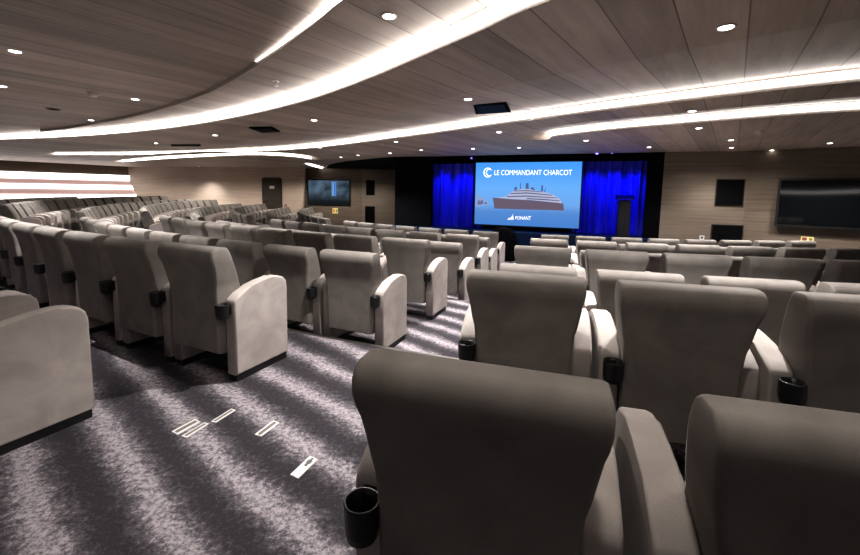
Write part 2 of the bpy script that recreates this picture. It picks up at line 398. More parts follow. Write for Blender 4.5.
def make_chair(name, cup):
    root = empty(name, (0, 0, 0))
    for s in (-1, 1):
        a = crisp(mesh_obj('armrest', side_panel_bm(s), m_velvet_lit, root))
        bm = bmesh.new(); x1 = s*.331; x0 = x1-s*.076
        box(bm, min(x0, x1), max(x0, x1), .12, .60, 0, .055); mesh_obj('plinth', bm, m_plinth, a, False)
    crisp(mesh_obj('backrest', back_bm(), m_velvet, root))
    bm = bmesh.new(); box(bm, -.240, .240, .22, .61, .325, .455, .045, 4); crisp(mesh_obj('seat', bm, m_velvet, root))
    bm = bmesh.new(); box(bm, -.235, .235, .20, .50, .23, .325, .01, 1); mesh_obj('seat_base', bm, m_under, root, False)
    mesh_obj('cup_holder', cup_bm(cup), m_black, root)
    return root
def kids(o): return [c for c in bpy.data.objects if c.parent == o]
proto = {-1: make_chair('theatre_seat', -1), 1: make_chair('theatre_seat', 1)}
tree = {k: [(c, kids(c)) for c in kids(v)] for k, v in proto.items()}
first = {-1: True, 1: True}
def place(k, phi, cup, label, group):
    if first[cup]: r = proto[cup]; first[cup] = False
    else:
        r = proto[cup].copy(); COL.objects.link(r)
        for c, gs in tree[cup]:
            d = c.copy(); COL.objects.link(d); d.parent = r
            for g in gs:
                e = g.copy(); COL.objects.link(e); e.parent = d
    r.location = pol(rad(k)+(.045 if cup < 0 else .03), phi, tier_of(k)); r.rotation_euler = (0, 0, phi)
    tag(r, label, 'theatre seat', group)
    return r
ORD = 'first second third fourth fifth sixth seventh eighth ninth tenth eleventh twelfth thirteenth fourteenth fifteenth sixteenth seventeenth eighteenth nineteenth twentieth'.split()
ROWN = {8: 'front', 7: 'second', 6: 'third', 5: 'fourth', 4: 'fifth', 3: 'sixth', 2: 'seventh', 1: 'eighth'}
PR = {1: -.2992, 2: -.2977, 3: -.2965, 4: -.2959, 5: -.2943, 6: -.2927, 7: -.2880, 8: -.2828}
PL = {1: -.4396, 2: -.4194, 3: -.3914, 4: -.3899, 5: -.3881, 6: -.3925, 7: -.4005, 8: -.4085}
NR = {1: 2, 2: 3, 3: 4, 4: 5, 5: 6, 6: 7, 7: 8, 8: 8}
NL = {1: 2, 2: 10, 3: 10, 4: 9, 5: 9, 6: 8, 7: 8, 8: 7}
for k in range(8, 0, -1):
    for n in range(NR[k]):
        lab = 'taupe velvet theatre seat, %s from central aisle, %s row, block before the lectern' % (ORD[n], ROWN[k])
        if k == 1: lab = ['big taupe velvet aisle seat whose back almost fills the view, cup holder beside it', 'big dark-backed velvet seat cut off beside the huge closest aisle seat'][n]
        place(k, PR[k]+n*(PW if k > 1 else .745)/rad(k), -1, lab, 'theatre seats in the block before the lectern')
    for n in range(NL[k]):
        lab = 'taupe velvet theatre seat, %s from central aisle, %s row, middle block' % (ORD[n], ROWN[k])
        if k == 1: lab = ['pale velvet aisle seat beside the carpet, only arms and cushion in view', 'velvet seat mostly out of view next to the pale cut-off aisle seat'][n]
        place(k, PL[k]-n*PW/rad(k), 1, lab, 'theatre seats in the middle block')
    ph = -.868-PW/2/rad(k); n = 0
    while ph > -1.555:
        if k > 1 or -1.34 < ph < -1.06:
            place(k, ph, 1, 'taupe velvet theatre seat, %s from wing aisle, %s row, far wing block' % (ORD[n], ROWN[k]), 'theatre seats in the far wing block')
        ph -= PW/rad(k); n += 1

# ------------------------------------------------------------------ slide on the projection screen
SC0 = sp(su(528, 195, .3), .30, 0)
scp = plane_pt(SC0, sn)
def suv(x, y): v = scp(x, y)-SC0; return Vector((v.dot(sd), v.z))
q = [suv(476.3, 163.4), suv(581.8, 160.8), suv(579.2, 229.2), suv(474.2, 223.3)]
u0_, u1_ = (q[0].x+q[3].x)/2, (q[1].x+q[2].x)/2; v1_, v0_ = (q[0].y+q[1].y)/2, (q[2].y+q[3].y)/2
SW, SH = u1_-u0_, v1_-v0_
def scr_pt(u, v, t):   # u, v in 0..1 across the picture
    p = SC0+sd*(u0_+u*SW)+sn*t; return Vector((p.x, p.y, v0_+v*SH))
scr = empty('projection_screen', scr_pt(.5, 0, 0))
tag(scr, 'bright blue projection screen showing a cruise ship and white lettering, on stage', 'screen')
inv = Matrix.Translation(-scr.location)
def scr_part(name, bm, mat):
    bmesh.ops.transform(bm, matrix=inv, verts=bm.verts); return mesh_obj(name, bm, mat, scr, False)
bm = bmesh.new()
fr = .012
prism(bm, [(-fr, -fr*1.8), (1+fr, -fr*1.8), (1+fr, 1+fr*1.5), (-fr, 1+fr*1.5)], scr_pt, -.05, -.004)
scr_part('frame', bm, m_black)
m_sky = bpy.data.materials.new('slide_sky'); m_sky.use_nodes = True; nt = m_sky.node_tree; nt.nodes.clear()
tc = N(nt, 'ShaderNodeTexCoord'); sx = N(nt, 'ShaderNodeSeparateXYZ'); L(nt, tc.outputs['Object'], sx.inputs[0])
dv = N(nt, 'ShaderNodeMath', operation='DIVIDE'); L(nt, sx.outputs['Z'], dv.inputs[0]); dv.inputs[1].default_value = SH
nz = N(nt, 'ShaderNodeTexNoise', Scale=2.5, Detail=4.0); L(nt, tc.outputs['Object'], nz.inputs['Vector'])
ma = N(nt, 'ShaderNodeMath', operation='MULTIPLY_ADD'); L(nt, nz.outputs['Fac'], ma.inputs[0]); ma.inputs[1].default_value = .06; L(nt, dv.outputs[0], ma.inputs[2])
rp = N(nt, 'ShaderNodeValToRGB'); L(nt, ma.outputs[0], rp.inputs[0])
e = rp.color_ramp.elements
e[0].position = 0; e[0].color = (.072, .22, .57, 1); e[1].position = 1; e[1].color = (.075, .33, .87, 1)
for pos, cc in ((.24, (.105, .26, .60)), (.30, (.14, .31, .66)), (.36, (.17, .38, .76)), (.62, (.16, .42, .86))):
    x = e.new(pos); x.color = (*cc, 1)
em = N(nt, 'ShaderNodeEmission', Strength=.78); L(nt, rp.outputs[0], em.inputs[0]); om = N(nt, 'ShaderNodeOutputMaterial'); L(nt, em.outputs[0], om.inputs[0])
bm = bmesh.new(); bm.faces.new([bm.verts.new(scr_pt(u, v, 0)) for u, v in ((0, 0), (1, 0), (1, 1), (0, 1))]); scr_part('picture', bm, m_sky)
def zuv(x, y):
    """position inside the picture, from the slide seen at 6.14 times"""
    u = (x-90)/(738-94); yt = 82-17*u; yb = 447+40*u
    return u, 1-(y-yt)/(yb-yt)
def slide(name, polys, mat, t):
    bm = bmesh.new()
    for P in polys:
        uv = [zuv(*p) for p in P]
        tr = tessellate_polygon([[Vector((a*SW, b*SH, 0)) for a, b in uv]])
        vs = [bm.verts.new(scr_pt(a, b, t)) for a, b in uv]
        for f in tr: bm.faces.new([vs[i] for i in f])
    return scr_part(name, bm, mat)
def es(name, r, g, b, s=.8):
    f = lambda c: ((c/255+.055)/1.055)**2.4
    return emission(name, (f(r), f(g), f(b)), s)
hull = [(207, 290), (250, 293), (330, 300), (450, 306), (560, 318), (610, 322), (640, 328), (645, 372), (560, 368), (420, 364), (300, 359), (220, 356)]
slide('ship_hull', [hull], es('slide_hull', 108, 96, 112), .004)
decks = [(232, 290), (296, 282), (318, 262), (345, 246), (380, 238), (400, 236), (440, 238), (470, 246), (520, 254), (560, 266), (600, 284), (618, 300), (632, 326), (560, 317), (450, 305), (330, 299)]
slide('ship_decks', [decks], es('slide_decks', 176, 180, 205), .005)
stripes = [[(300, 281), (420, 277), (600, 290), (606, 295), (420, 284), (298, 287)], [(322, 262), (420, 258), (566, 272), (576, 278), (420, 265), (316, 268)], [(345, 247), (420, 244), (500, 252), (520, 258), (420, 250), (338, 252)], [(420, 293), (520, 298), (616, 308), (620, 313), (520, 305), (420, 299)]]
slide('ship_windows', stripes, es('slide_windows', 96, 98, 128), .006)
fun = [[(411, 238), (413, 202), (428, 200), (432, 240)], [(342, 250), (344, 225), (358, 224), (360, 248)], [(376, 240), (378, 196), (381, 196), (384, 240)], [(505, 256), (507, 214), (516, 214), (518, 257)], [(524, 258), (531, 228), (534, 228), (530, 259)], [(440, 240), (446, 226), (462, 228), (470, 247)]]
m_mast = es('slide_masts', 84, 104, 150)
for P_ in fun: slide('ship_mast', [P_], m_mast, .003)
slide('iceberg', [[(97, 345), (98, 268), (108, 262), (118, 285), (130, 290), (140, 280), (155, 296), (168, 306), (176, 318), (184, 330), (160, 334), (130, 340)]], es('slide_ice', 140, 160, 205), .002)
slide('iceberg_shadow', [[(104, 330), (112, 300), (124, 312), (136, 300), (150, 322), (130, 332)], [(152, 330), (160, 312), (174, 326)]], es('slide_ice_shade', 108, 112, 150), .003)
m_let = es('slide_white', 255, 255, 255, 1.15)
def arc_pts(cx, cy, ro, ri, a0, a1, n=26):
    P = [(cx+ro*math.cos(math.radians(a0+(a1-a0)*i/n)), cy-ro*math.sin(math.radians(a0+(a1-a0)*i/n))) for i in range(n+1)]
    return P+[(cx+ri[0]+ri[1]*math.cos(math.radians(a0+(a1-a0)*i/n)), cy-ri[1]*math.sin(math.radians(a0+(a1-a0)*i/n))) for i in range(n, -1, -1)]
slide('emblem', [arc_pts(170, 139, 29, (2, 25), 50, 310), arc_pts(179, 139, 22, (1.5, 17.5), 42, 318)], m_let, .006)
slide('sail_emblem', [[(336, 420), (338, 391), (345, 420)], [(322, 420), (334, 402), (333, 420)], [(308, 421), (320, 412), (319, 421)], [(305, 423), (346, 424), (346, 426.5), (305, 425)]], m_let, .006)
def lettering(txt, x0, x1, ytop, ybot):
    cu = bpy.data.curves.new('lettering', 'FONT'); cu.body = txt; cu.offset = .0
    o = bpy.data.objects.new('lettering', cu); COL.objects.link(o)
    bpy.context.view_layer.update()
    dg = bpy.context.evaluated_depsgraph_get(); me = bpy.data.meshes.new_from_object(o.evaluated_get(dg))
    bpy.data.objects.remove(o)
    xs = [v.co.x for v in me.vertices]; ys = [v.co.y for v in me.vertices]
    a0, a1, b0, b1 = min(xs), max(xs), min(ys), max(ys)
    inv_l = inv
    for v in me.vertices:
        x = x0+(v.co.x-a0)/(a1-a0)*(x1-x0); fy = (v.co.y-b0)/(b1-b0)
        yl = ybot[0]+(ybot[1]-ybot[0])*(x-x0)/(x1-x0); yt = ytop[0]+(ytop[1]-ytop[0])*(x-x0)/(x1-x0)
        v.co = inv_l @ scr_pt(*zuv(x, yl+(yt-yl)*fy), .007)
    t = bpy.data.objects.new('lettering', me); COL.objects.link(t); t.parent = scr; me.materials.clear(); me.materials.append(m_let)
    return t
lettering('LE COMMANDANT CHARCOT', 213, 680, (124, 117), (154, 150))
lettering('PONANT', 356, 452, (405, 405), (424, 430))

# ------------------------------------------------------------------ stage curtains and stage things
m_blue = plain('blue_curtain', (.05, .06, .75), .75, noise=.15)
def curtain(label, u0, u1, v, seed, zt):
    rnd = random.Random(seed); bm = bmesh.new(); n = 150; A = []
    ph = [rnd.uniform(0, 6.28) for _ in range(4)]
    zs = [STZ+.005, STZ+.4, 1.2, zt-.3, zt]
    for i in range(n+1):
        u = u0+(u1-u0)*i/n; colv = []
        for j, z in enumerate(zs):
            g = .75+.25*j/4
            d = .07*math.sin(u*24+ph[0]+.15*j)+.04*math.sin(u*41+ph[1])+.03*math.sin(u*11+ph[2])
            colv.append(bm.verts.new(sp(u+.01*math.sin(u*30+j), v+d*g, z)))
        A.append(colv)
    for a, b in zip(A, A[1:]):
        for j in range(4): bm.faces.new((a[j], b[j], b[j+1], a[j+1]))
    return tag(mesh_obj('stage_curtain', bm, m_blue), label, 'curtain')
curtain('blue lit stage curtain on the door side of the screen, deep folds', su(430, 195), su(477, 195)+.2, .62, 3, 2.28)
curtain('blue lit stage curtain behind the black lectern, deep folds', su(580, 195)-.2, su(646, 195), .62, 8, 2.30)
# lectern
pl = on_plane(622.5, 233, sp(0, .12, 0), sn)
lec = empty('lectern', (pl.x, pl.y, STZ), math.atan2(sd.y, sd.x)); tag(lec, 'black stage lectern standing in front of the blue curtain', 'lectern')
bm = bmesh.new(); box(bm, -.15, .15, -.10, .16, 0, .98, .012); mesh_obj('body', bm, plain('lectern_grey', (.018, .018, .022), .5, noise=.2), lec, False)
bm = bmesh.new(); loft(bm, [[(x, -.16, 1.0+z) for x, z in ((-.23, 0), (.23, 0), (.23, .025), (-.23, .025))], [(x, .20, 1.09+z) for x, z in ((-.23, 0), (.23, 0), (.23, .025), (-.23, .025))]]); mesh_obj('top', bm, m_black, lec, False)
bm = bmesh.new(); box(bm, -.19, .19, -.13, .19, 0, .03); mesh_obj('base', bm, m_black, lec, False)
bm = bmesh.new(); box(bm, -.012, .012, -.012, .012, .98, 1.02); mesh_obj('stem', bm, m_black, lec, False)
# rounded floor speaker ahead of the stage
pm = on_z(503, 246, TIER[3]+.0); pm = on_plane(503, 240, sp(0, -.75, 0), sn)
mon = empty('floor_speaker', (pm.x, pm.y, TIER[3]), math.atan2(sd.y, sd.x)); tag(mon, 'black rounded floor speaker standing below the projection screen', 'speaker')
prof2 = [(-.34, 0), (.34, 0), (.36, .45), (.33, .68), (.25, .82), (.12, .89), (-.10, .90), (-.24, .86), (-.33, .72), (-.36, .45)]
bm = bmesh.new(); prism(bm, prof2, lambda a, b, t: (a, t, b), -.22, .22, .03, 2); mesh_obj('cabinet', bm, m_grille, mon)
bm = bmesh.new(); prism(bm, [(a*.86, .06+b*.88) for a, b in prof2], lambda a, b, t: (a, t, b), -.235, -.22); mesh_obj('grille', bm, m_grille, mon, False)
# small stage lamps under the ceiling
for (x, y, lab) in [(472, 158, 'small blue stage lamp above the curtain beside the screen edge'), (597, 152.5, 'bright violet stage lamp above the curtain behind the lectern'), (612, 152.5, 'dim blue stage lamp just beyond the bright violet one')]:
    p = on_plane(x, y, sp(0, .05, 0), sn)
    root = empty('stage_lamp', (p.x, p.y, p.z), math.atan2(sd.y, sd.x)); tag(root, lab, 'stage lamp')
    bm = bmesh.new(); lathe(bm, [(.02, -.10), (.05, -.09), (.055, .0), (.05, .04)], (0, 0, 0), 16)
    bmesh.ops.rotate(bm, verts=bm.verts, cent=(0, 0, 0), matrix=Matrix.Rotation(math.radians(100), 3, 'X')); mesh_obj('housing', bm, m_black, root)
    bm = bmesh.new(); box(bm, -.012, .012, -.012, .012, .03, max(.05, ZC-p.z)); mesh_obj('bracket', bm, m_black, root, False)
    bm = bmesh.new(); rr = .045 if x == 597 else .03
    bmesh.ops.create_uvsphere(bm, u_segments=12, v_segments=8, radius=rr); bmesh.ops.translate(bm, verts=bm.verts, vec=(0, -.06, -.01))
    mesh_obj('lens', bm, emission('stage_lens', (.25, .2, 1.0), 3.5 if x == 597 else 1.2), root)

# ------------------------------------------------------------------ wall things
def wall_panel(name, label, cat, px, P0, n, d, thick=.05, parts=(), group=None):
    """upright rectangle on a wall from its four picture corners (x0, y0, x1, y1 averaged)"""
    (x0, y0), (x1, y1) = px
    a, b = on_plane(x0, y0, P0, n), on_plane(x1, y1, P0, n)
    w = abs((b-a).dot(d)); h = abs(a.z-b.z); c = (a+b)/2
    root = empty(name, (c.x+n.x*.001, c.y+n.y*.001, min(a.z, b.z)), math.atan2(d.y, d.x)); tag(root, label, cat, group)
    return root, w, h
def slab(root, name, w, h, t0, t1, mat, z0=0.0, x=0.0, bev=0.0):
    bm = bmesh.new(); box(bm, x-w/2, x+w/2, -t1, -t0, z0, z0+h, bev); return mesh_obj(name, bm, mat, root, False)
Xd = Vector((1, 0, 0)); nB = Vector((0, -1, 0)); PBk = Vector((0, TVY, 0))
rd = (WR3-WR2).normalized(); rn = Vector((rd.y, -rd.x, 0)); rd1 = (WR2-SR).normalized(); rn1 = Vector((rd1.y, -rd1.x, 0))
def tv(label, px, P0, n, d):
    root, w, h = wall_panel('television', label, 'television', px, P0, n, d)
    slab(root, 'frame', w, h, 0, .06, m_black, bev=.008)
    slab(root, 'screen_glass', w-.10, h-.10, .058, .064, m_tv, .05)
    return root, w, h
tvl = tv('smaller dark wall television between the pale door wall and a black speaker', ((307.5, 179), (350.5, 205.5)), PBk, nB, Xd)
def tv_blue():
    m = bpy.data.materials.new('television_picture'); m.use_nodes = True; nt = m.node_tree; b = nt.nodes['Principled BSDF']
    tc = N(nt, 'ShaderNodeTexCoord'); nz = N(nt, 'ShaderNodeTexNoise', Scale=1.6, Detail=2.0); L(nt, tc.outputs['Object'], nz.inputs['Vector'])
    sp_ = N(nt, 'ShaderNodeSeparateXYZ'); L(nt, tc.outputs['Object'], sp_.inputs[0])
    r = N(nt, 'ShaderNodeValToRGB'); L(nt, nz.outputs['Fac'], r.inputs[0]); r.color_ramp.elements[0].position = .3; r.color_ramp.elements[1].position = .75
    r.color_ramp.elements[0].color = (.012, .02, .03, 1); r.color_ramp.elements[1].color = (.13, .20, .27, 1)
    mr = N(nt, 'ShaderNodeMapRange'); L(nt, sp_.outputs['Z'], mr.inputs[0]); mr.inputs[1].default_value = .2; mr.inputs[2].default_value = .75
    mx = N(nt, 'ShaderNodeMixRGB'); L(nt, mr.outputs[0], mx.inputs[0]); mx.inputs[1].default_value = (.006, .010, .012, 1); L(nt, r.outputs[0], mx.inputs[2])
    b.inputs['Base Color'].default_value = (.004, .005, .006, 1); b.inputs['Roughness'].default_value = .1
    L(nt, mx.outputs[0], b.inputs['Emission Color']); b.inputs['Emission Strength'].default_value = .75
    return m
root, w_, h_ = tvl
slab(root, 'picture', w_-.12, h_-.12, .064, .066, tv_blue(), .06)  # emissive blue-grey tones laid over the glass, darker towards the bottom
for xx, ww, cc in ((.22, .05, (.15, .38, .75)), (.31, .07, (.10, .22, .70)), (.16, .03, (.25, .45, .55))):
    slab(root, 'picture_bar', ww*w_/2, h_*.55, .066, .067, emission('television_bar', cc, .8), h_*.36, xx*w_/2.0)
a, b = on_plane(779, 178.5, WR2, rn), on_plane(779, 226, WR2, rn)
tvr = empty('television', ((a+rd*1.35).x, (a+rd*1.35).y, b.z), math.atan2(rd.y, rd.x)); tag(tvr, 'large dark wall screen cut off by the edge of the view', 'television')
tvr.rotation_mode = 'XYZ'; tvr.rotation_euler = (math.radians(-1.2), 0, math.atan2(rd.y, rd.x)); tvr.location += Vector((rn.x, rn.y, 0))*.07
slab(tvr, 'frame', 2.7, a.z-b.z, 0, .06, m_black, bev=.008); slab(tvr, 'screen_glass', 2.6, a.z-b.z-.10, .058, .064, m_tv, .05)
def speaker(label, px, P0, n, d, group):
    root, w, h = wall_panel('wall_speaker', label, 'speaker', px, P0, n, d, group=group)
    slab(root, 'frame', w, h, 0, .03, m_black, bev=.006); slab(root, 'grille', w-.05, h-.05, .028, .036, m_grille, .025)
speaker('square black wall speaker, upper one beside the stage and large wall screen', ((716.5, 179), (742.5, 206)), SR, rn1, rd1, 'wall speakers')
speaker('square black wall speaker, lower one beside the stage and large wall screen', ((711.5, 224), (741.5, 243)), SR, rn1, rd1, 'wall speakers')
speaker('narrow black wall speaker beside the smaller television, upper one', ((366, 180), (375, 195.5)), PBk, nB, Xd, 'wall speakers')
speaker('narrow black wall speaker beside the smaller television, lower one', ((365, 206), (375, 224)), PBk, nB, Xd, 'wall speakers')
# thin seam between the two wood tones beside the narrow speakers
a = on_plane(362, 190, PBk, nB)
bm = bmesh.new(); box(bm, a.x, -1.3, TVY-.02, TVY-.001, -.55, ZC-.01); struct(mesh_obj('trim_8', bm, m_brown2, smooth=False))
# small wall signs
def sign(label, px, P0, n, d, cols):
    root, w, h = wall_panel('wall_sign', label, 'sign', px, P0, n, d)
    slab(root, 'plate', w, h, 0, .01, plain('sign_plate', cols[0], .5, emit=cols[0], es=.12))
    slab(root, 'pictogram', w*.36, h*.6, .01, .013, plain('sign_mark', cols[1], .5), h*.2, -w*.22)
    slab(root, 'pictogram', w*.26, h*.5, .01, .013, plain('sign_mark', cols[2], .5), h*.22, w*.27)
sign('small yellow wall sign with red and green marks under the smaller television', ((332.5, 208), (338, 213.5)), PBk, nB, Xd, ((.75, .62, .25), (.75, .25, .08), (.15, .35, .12)))
sign('small yellow wall sign with dark red figures below the large wall screen', ((801, 236.3), (813.5, 241.8)), WR2, rn, rd, ((.72, .66, .30), (.25, .05, .05), (.25, .20, .05)))
root, w, h = wall_panel('wall_socket', 'small white wall socket beside the lower square black speaker', 'socket', ((699.5, 235.5), (704, 239.5)), SR, rn1, rd1)
slab(root, 'plate', w, h, 0, .012, m_white, bev=.003); slab(root, 'insert', w*.5, h*.5, .012, .015, m_black, h*.25)
# door in the pale wall
a, b = onA(262.3, 178), onA(282, 206)
dw = abs((b-a).dot(wd)); dtop = a.z; dc = (a+b)/2; dz0 = TIER[2]
door = empty('door_1', (dc.x+wn.x*.002, dc.y+wn.y*.002, dz0), math.atan2(-wd.y, -wd.x)); struct(door)
def rounded_door(w, h, rc):
    P = [(-w/2, 0), (w/2, 0)]
    P += [(w/2-rc+rc*math.cos(math.radians(t)), h-rc+rc*math.sin(math.radians(t))) for t in range(0, 91, 15)]
    P += [(-w/2+rc-rc*math.sin(math.radians(t)), h-rc+rc*math.cos(math.radians(t))) for t in range(0, 91, 15)]
    return P
m_door = wood('door_wood', (.030, .022, .017), (.060, .046, .036), 0, grain=(.7, .7, 22))
bm = bmesh.new(); prism(bm, rounded_door(dw+.06, dtop-dz0+.03, .14), lambda a, b, t: (a, -t, b), 0, .012); mesh_obj('frame', bm, m_plinth, door, False)
bm = bmesh.new(); prism(bm, rounded_door(dw, dtop-dz0, .12), lambda a, b, t: (a, -t, b), .012, .03); mesh_obj('door_leaf', bm, m_door, door, False)
hz = onA(264, 200.5).z-dz0
bm = bmesh.new(); box(bm, -dw/2+.06, -dw/2+.26, -.10, -.075, hz-.015, hz+.015, .006); box(bm, -dw/2+.06, -dw/2+.09, -.08, -.03, hz-.012, hz+.012); mesh_obj('handle', bm, m_steel, door)
root, w, h = wall_panel('door_sign', 'small pale sign plate on the dark door', 'sign', ((269.5, 185.8), (274.5, 188.8)), PA+wn*.033, wn, -wd)
slab(root, 'plate', w, h, 0, .01, plain('pale_plate', (.6, .58, .5), .5, noise=.05), bev=.002); slab(root, 'inset', w*.8, h*.55, .01, .012, plain('pale_inset', (.7, .68, .62), .5, noise=.05), h*.22)
root, w, h = wall_panel('call_point', 'small dark red call point on the pale wall beside the door', 'alarm', ((284.7, 204.5), (286.8, 209.5)), PA, wn, -wd)
slab(root, 'case', w, h, 0, .04, plain('call_red', (.16, .03, .035), .5, noise=.05), bev=.006); slab(root, 'button', w*.5, h*.4, .04, .046, m_white, h*.3)
# lit shelves on the far wall
fd = (EL-ER).normalized(); fn = Vector((fd.y, -fd.x, 0))
onF = plane_pt(ER, fn)
def fu(x, y): P = onF(x, y)-ER; return P.dot(fd), P.z
shelf = empty('lit_shelf_wall', (ER.x, ER.y, 0)); tag(shelf, 'wide lit wall shelving with three glowing white bands behind the far wing', 'shelving')
ulim = (EL-ER).length
def fprism(name, pts, t0, t1, mat):
    bm = bmesh.new(); prism(bm, pts, lambda a, b, t: fd*a+fn*t+Vector((0, 0, b)), t0, t1); return mesh_obj(name, bm, mat, shelf, False)
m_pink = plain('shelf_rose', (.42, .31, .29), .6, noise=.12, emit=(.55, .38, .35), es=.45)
m_band = emission('shelf_glow', (1, .92, .88), 3.6)
bands = [(173.2, 179.2), (184.2, 188.8), (194.3, 199.5)]
zz = []
for y0, y1 in bands:
    zz.append((fu(60, y0)[1], fu(60, y1)[1]))
ztop, zbot = zz[0][0], fu(60, 204.5)[1]
ue_t, ue_b = fu(130, 176)[0], fu(140, 204)[0]
def ue(z): return ue_t+(ue_b-ue_t)*(zz[0][0]-z)/(zz[0][0]-zbot)
fprism('back_panel', [(-3.5, zbot-.3), (ue(zbot-.3), zbot-.3), (ue(ztop), ztop), (-3.5, ztop)], .005, .03, m_pink)
for a, b in zz:
    fprism('light_band', [(-3.5, b), (ue(b)-.02, b), (ue(a)-.02, a), (-3.5, a)], .03, .05, m_band)
for i in range(2):
    a, b = zz[i][1], zz[i+1][0]; mid = (a+b)/2
    fprism('shelf', [(-3.5, mid-.03), (ue(mid), mid-.03), (ue(mid), mid+.03), (-3.5, mid+.03)], .03, .16, m_pink)
fprism('light_edge', [(ue(zbot)-.05, zbot), (ue(zbot)+.02, zbot), (ue(ztop)+.02, ztop), (ue(ztop)-.05, ztop)], .05, .07, m_band)
uq = fu(118, 203)[0]; zq = fu(125, 202)[1]
fprism('light_edge', [(uq, zq-.06), (ue(zq), zq-.06), (ue(zq), zq+.05), (uq, zq+.05)], .05, .07, m_band)

# ------------------------------------------------------------------ ceiling things
S1poly = S1+[Vector((2.5, -9)), Vector((-26, -9))]
def ceil_z(x, y):
    p = on_z(x, y, ZU)
    if inside(p, S1poly): return ZU
    z = ZC
    for _ in range(8):
        p = on_z(x, y, z).xy; zn = ZC
        for (f, _r, n), h in zip((R2, R3, R3b, R3c), holes):
            if inside(p, h):
                i = min(range(len(f)), key=lambda i: (f[i]-p).length); j = min(range(len(n)), key=lambda i: (n[i]-p).length)
                a, b = (f[i]-p).length, (n[j]-p).length; zn = ZC+(ZU-ZC)*b/(a+b+1e-6)
        z = zn-.002
    return z
def dl_label(i): return None
DL = [(389,16,'bright ceiling downlight between the two curved light strips near the top'),
      (726,27,'lone ceiling downlight closest above the large seats, away from any strip'),
      (15,51,'ceiling downlight nearest the top corner above the pale cut-off seat'),
      (2,86,'faint ceiling downlight at the very edge below the corner one'),
      (135,99,'ceiling downlight just beyond the round smoke detector with shadow'),
      (91,120,'faint ceiling downlight next to the round ceiling grille'),
      (33,132,'faint ceiling downlight close above the long curved strip end'),
      (314,120,'ceiling downlight nearest the narrow dark ceiling vent'),
      (156,143,'ceiling downlight between two strips, above the lit shelving'),
      (215,135,'faint ceiling downlight between strips above the pale wall'),
      (468,99,'ceiling downlight beside the square black hatch'),
      (528,111,'faint ceiling downlight beyond the square black hatch, near the middle strip'),
      (692,111,'faint ceiling downlight between the middle strip and hooked strip'),
      (699,128,'ceiling downlight just beyond the hooked strip, above the speakers'),
      (499,132,'ceiling downlight before the stage, above the screen lettering'),
      (586,140.5,'ceiling downlight before the stage, next to the violet stage lamp'),
      (519,147.5,'small ceiling downlight at the stage edge above the screen'),
      (473,148.5,'small ceiling downlight at the stage edge above the screen corner'),
      (649,147,'small ceiling downlight at the stage edge above the lectern'),
      (421,150,'small ceiling downlight at the stage edge above the black panel'),
      (731,140,'ceiling downlight above the upper square speaker, farther from the wall'),
      (731.5,147.5,'small ceiling downlight above the upper square speaker, close to the wall'),
      (772,150,'small ceiling downlight above the corner of the large wall screen'),
      (830,143,'ceiling downlight above the large wall screen, farther from the wall'),
      (829.5,152.5,'small ceiling downlight above the large wall screen, close to the wall'),
      (320,147.5,'small ceiling downlight beyond the middle strip, above the television'),
      (390,153,'small ceiling downlight beside the dark ceiling panel, nearest the stage'),
      (341,157,'small ceiling downlight at the edge of the dark ceiling panel'),
      (358,155,'second small ceiling downlight along the dark ceiling panel edge'),
      (396,141.5,'small ceiling downlight next to the pale detector by the stage'),
      (291,168.3,'small ceiling downlight washing the pale wall beside the door'),
      (199,166.2,'small ceiling downlight washing the pale wall far from the door')]
def disc_light(x, y, lab, z):
    p = on_z(x, y, z); root = empty('downlight', p); tag(root, lab, 'downlight', 'ceiling downlights')
    bm = bmesh.new(); lathe(bm, [(.040, -.002), (.052, -.008), (.056, -.006), (.056, .0), (.040, 0)], (0, 0, 0), 20); mesh_obj('ring', bm, m_white, root)
    bm = bmesh.new(); lathe(bm, [(.041, -.007), (.041, -.003)], (0, 0, 0), 20); mesh_obj('lens', bm, m_down, root, False)
    return p
def spot(name, p, target, energy, size, blend=.6, col=(1, .96, .935), radius=.04):
    ld = bpy.data.lights.new(name, 'SPOT'); ld.energy = energy; ld.spot_size = size; ld.spot_blend = blend; ld.color = col; ld.shadow_soft_size = radius
    o = bpy.data.objects.new(name, ld); COL.objects.link(o); o.location = p
    o.rotation_euler = (Vector(target)-Vector(p)).to_track_quat('-Z', 'Y').to_euler()
    return o
DOWN_E = 330
for x, y, lab in DL:
    z = ceil_z(x, y); p = disc_light(x, y, lab, z)
    if x != 772: spot('downlight_lamp', p+Vector((0, 0, -.02)), p+Vector((0, 0, -2)), DOWN_E*(.7 if y > 165 else .12 if x == 772 else 1 if x < 400 else .45 if y > 145 else .6 if z == ZU else 1), math.radians(105), .7)
def vent(label, quad, z, slats, mat, mat2):
    P = [on_z(x, y, z) for x, y in quad]; c = sum(P, Vector())/4
    root = empty('ceiling_vent', (c.x, c.y, z)); tag(root, label, 'vent')
    bm = bmesh.new(); prism(bm, [((p-c).x, (p-c).y) for p in P], lambda a, b, t: (a, b, t), -.02, 0); mesh_obj('frame', bm, mat, root, False)
    bm = bmesh.new()
    for i in range(slats):
        s = (i+.5)/slats*.8+.1; A = P[0].lerp(P[3], s)-c; B = P[1].lerp(P[2], s)-c; A, B = A.lerp(B, .08), B.lerp(A, .08); w = (P[3]-P[0]).normalized()*.008
        prism(bm, [((A-w).x, (A-w).y), ((B-w).x, (B-w).y), ((B+w).x, (B+w).y), ((A+w).x, (A+w).y)], lambda a, b, t: (a, b, t), -.03, -.02)
    mesh_obj('grille', bm, mat2, root, False)
vent('square black ceiling hatch near the middle light strip', [(473, 103), (506, 101), (511, 111), (476, 113)], ceil_z(490, 107), 8, m_grille, m_black)
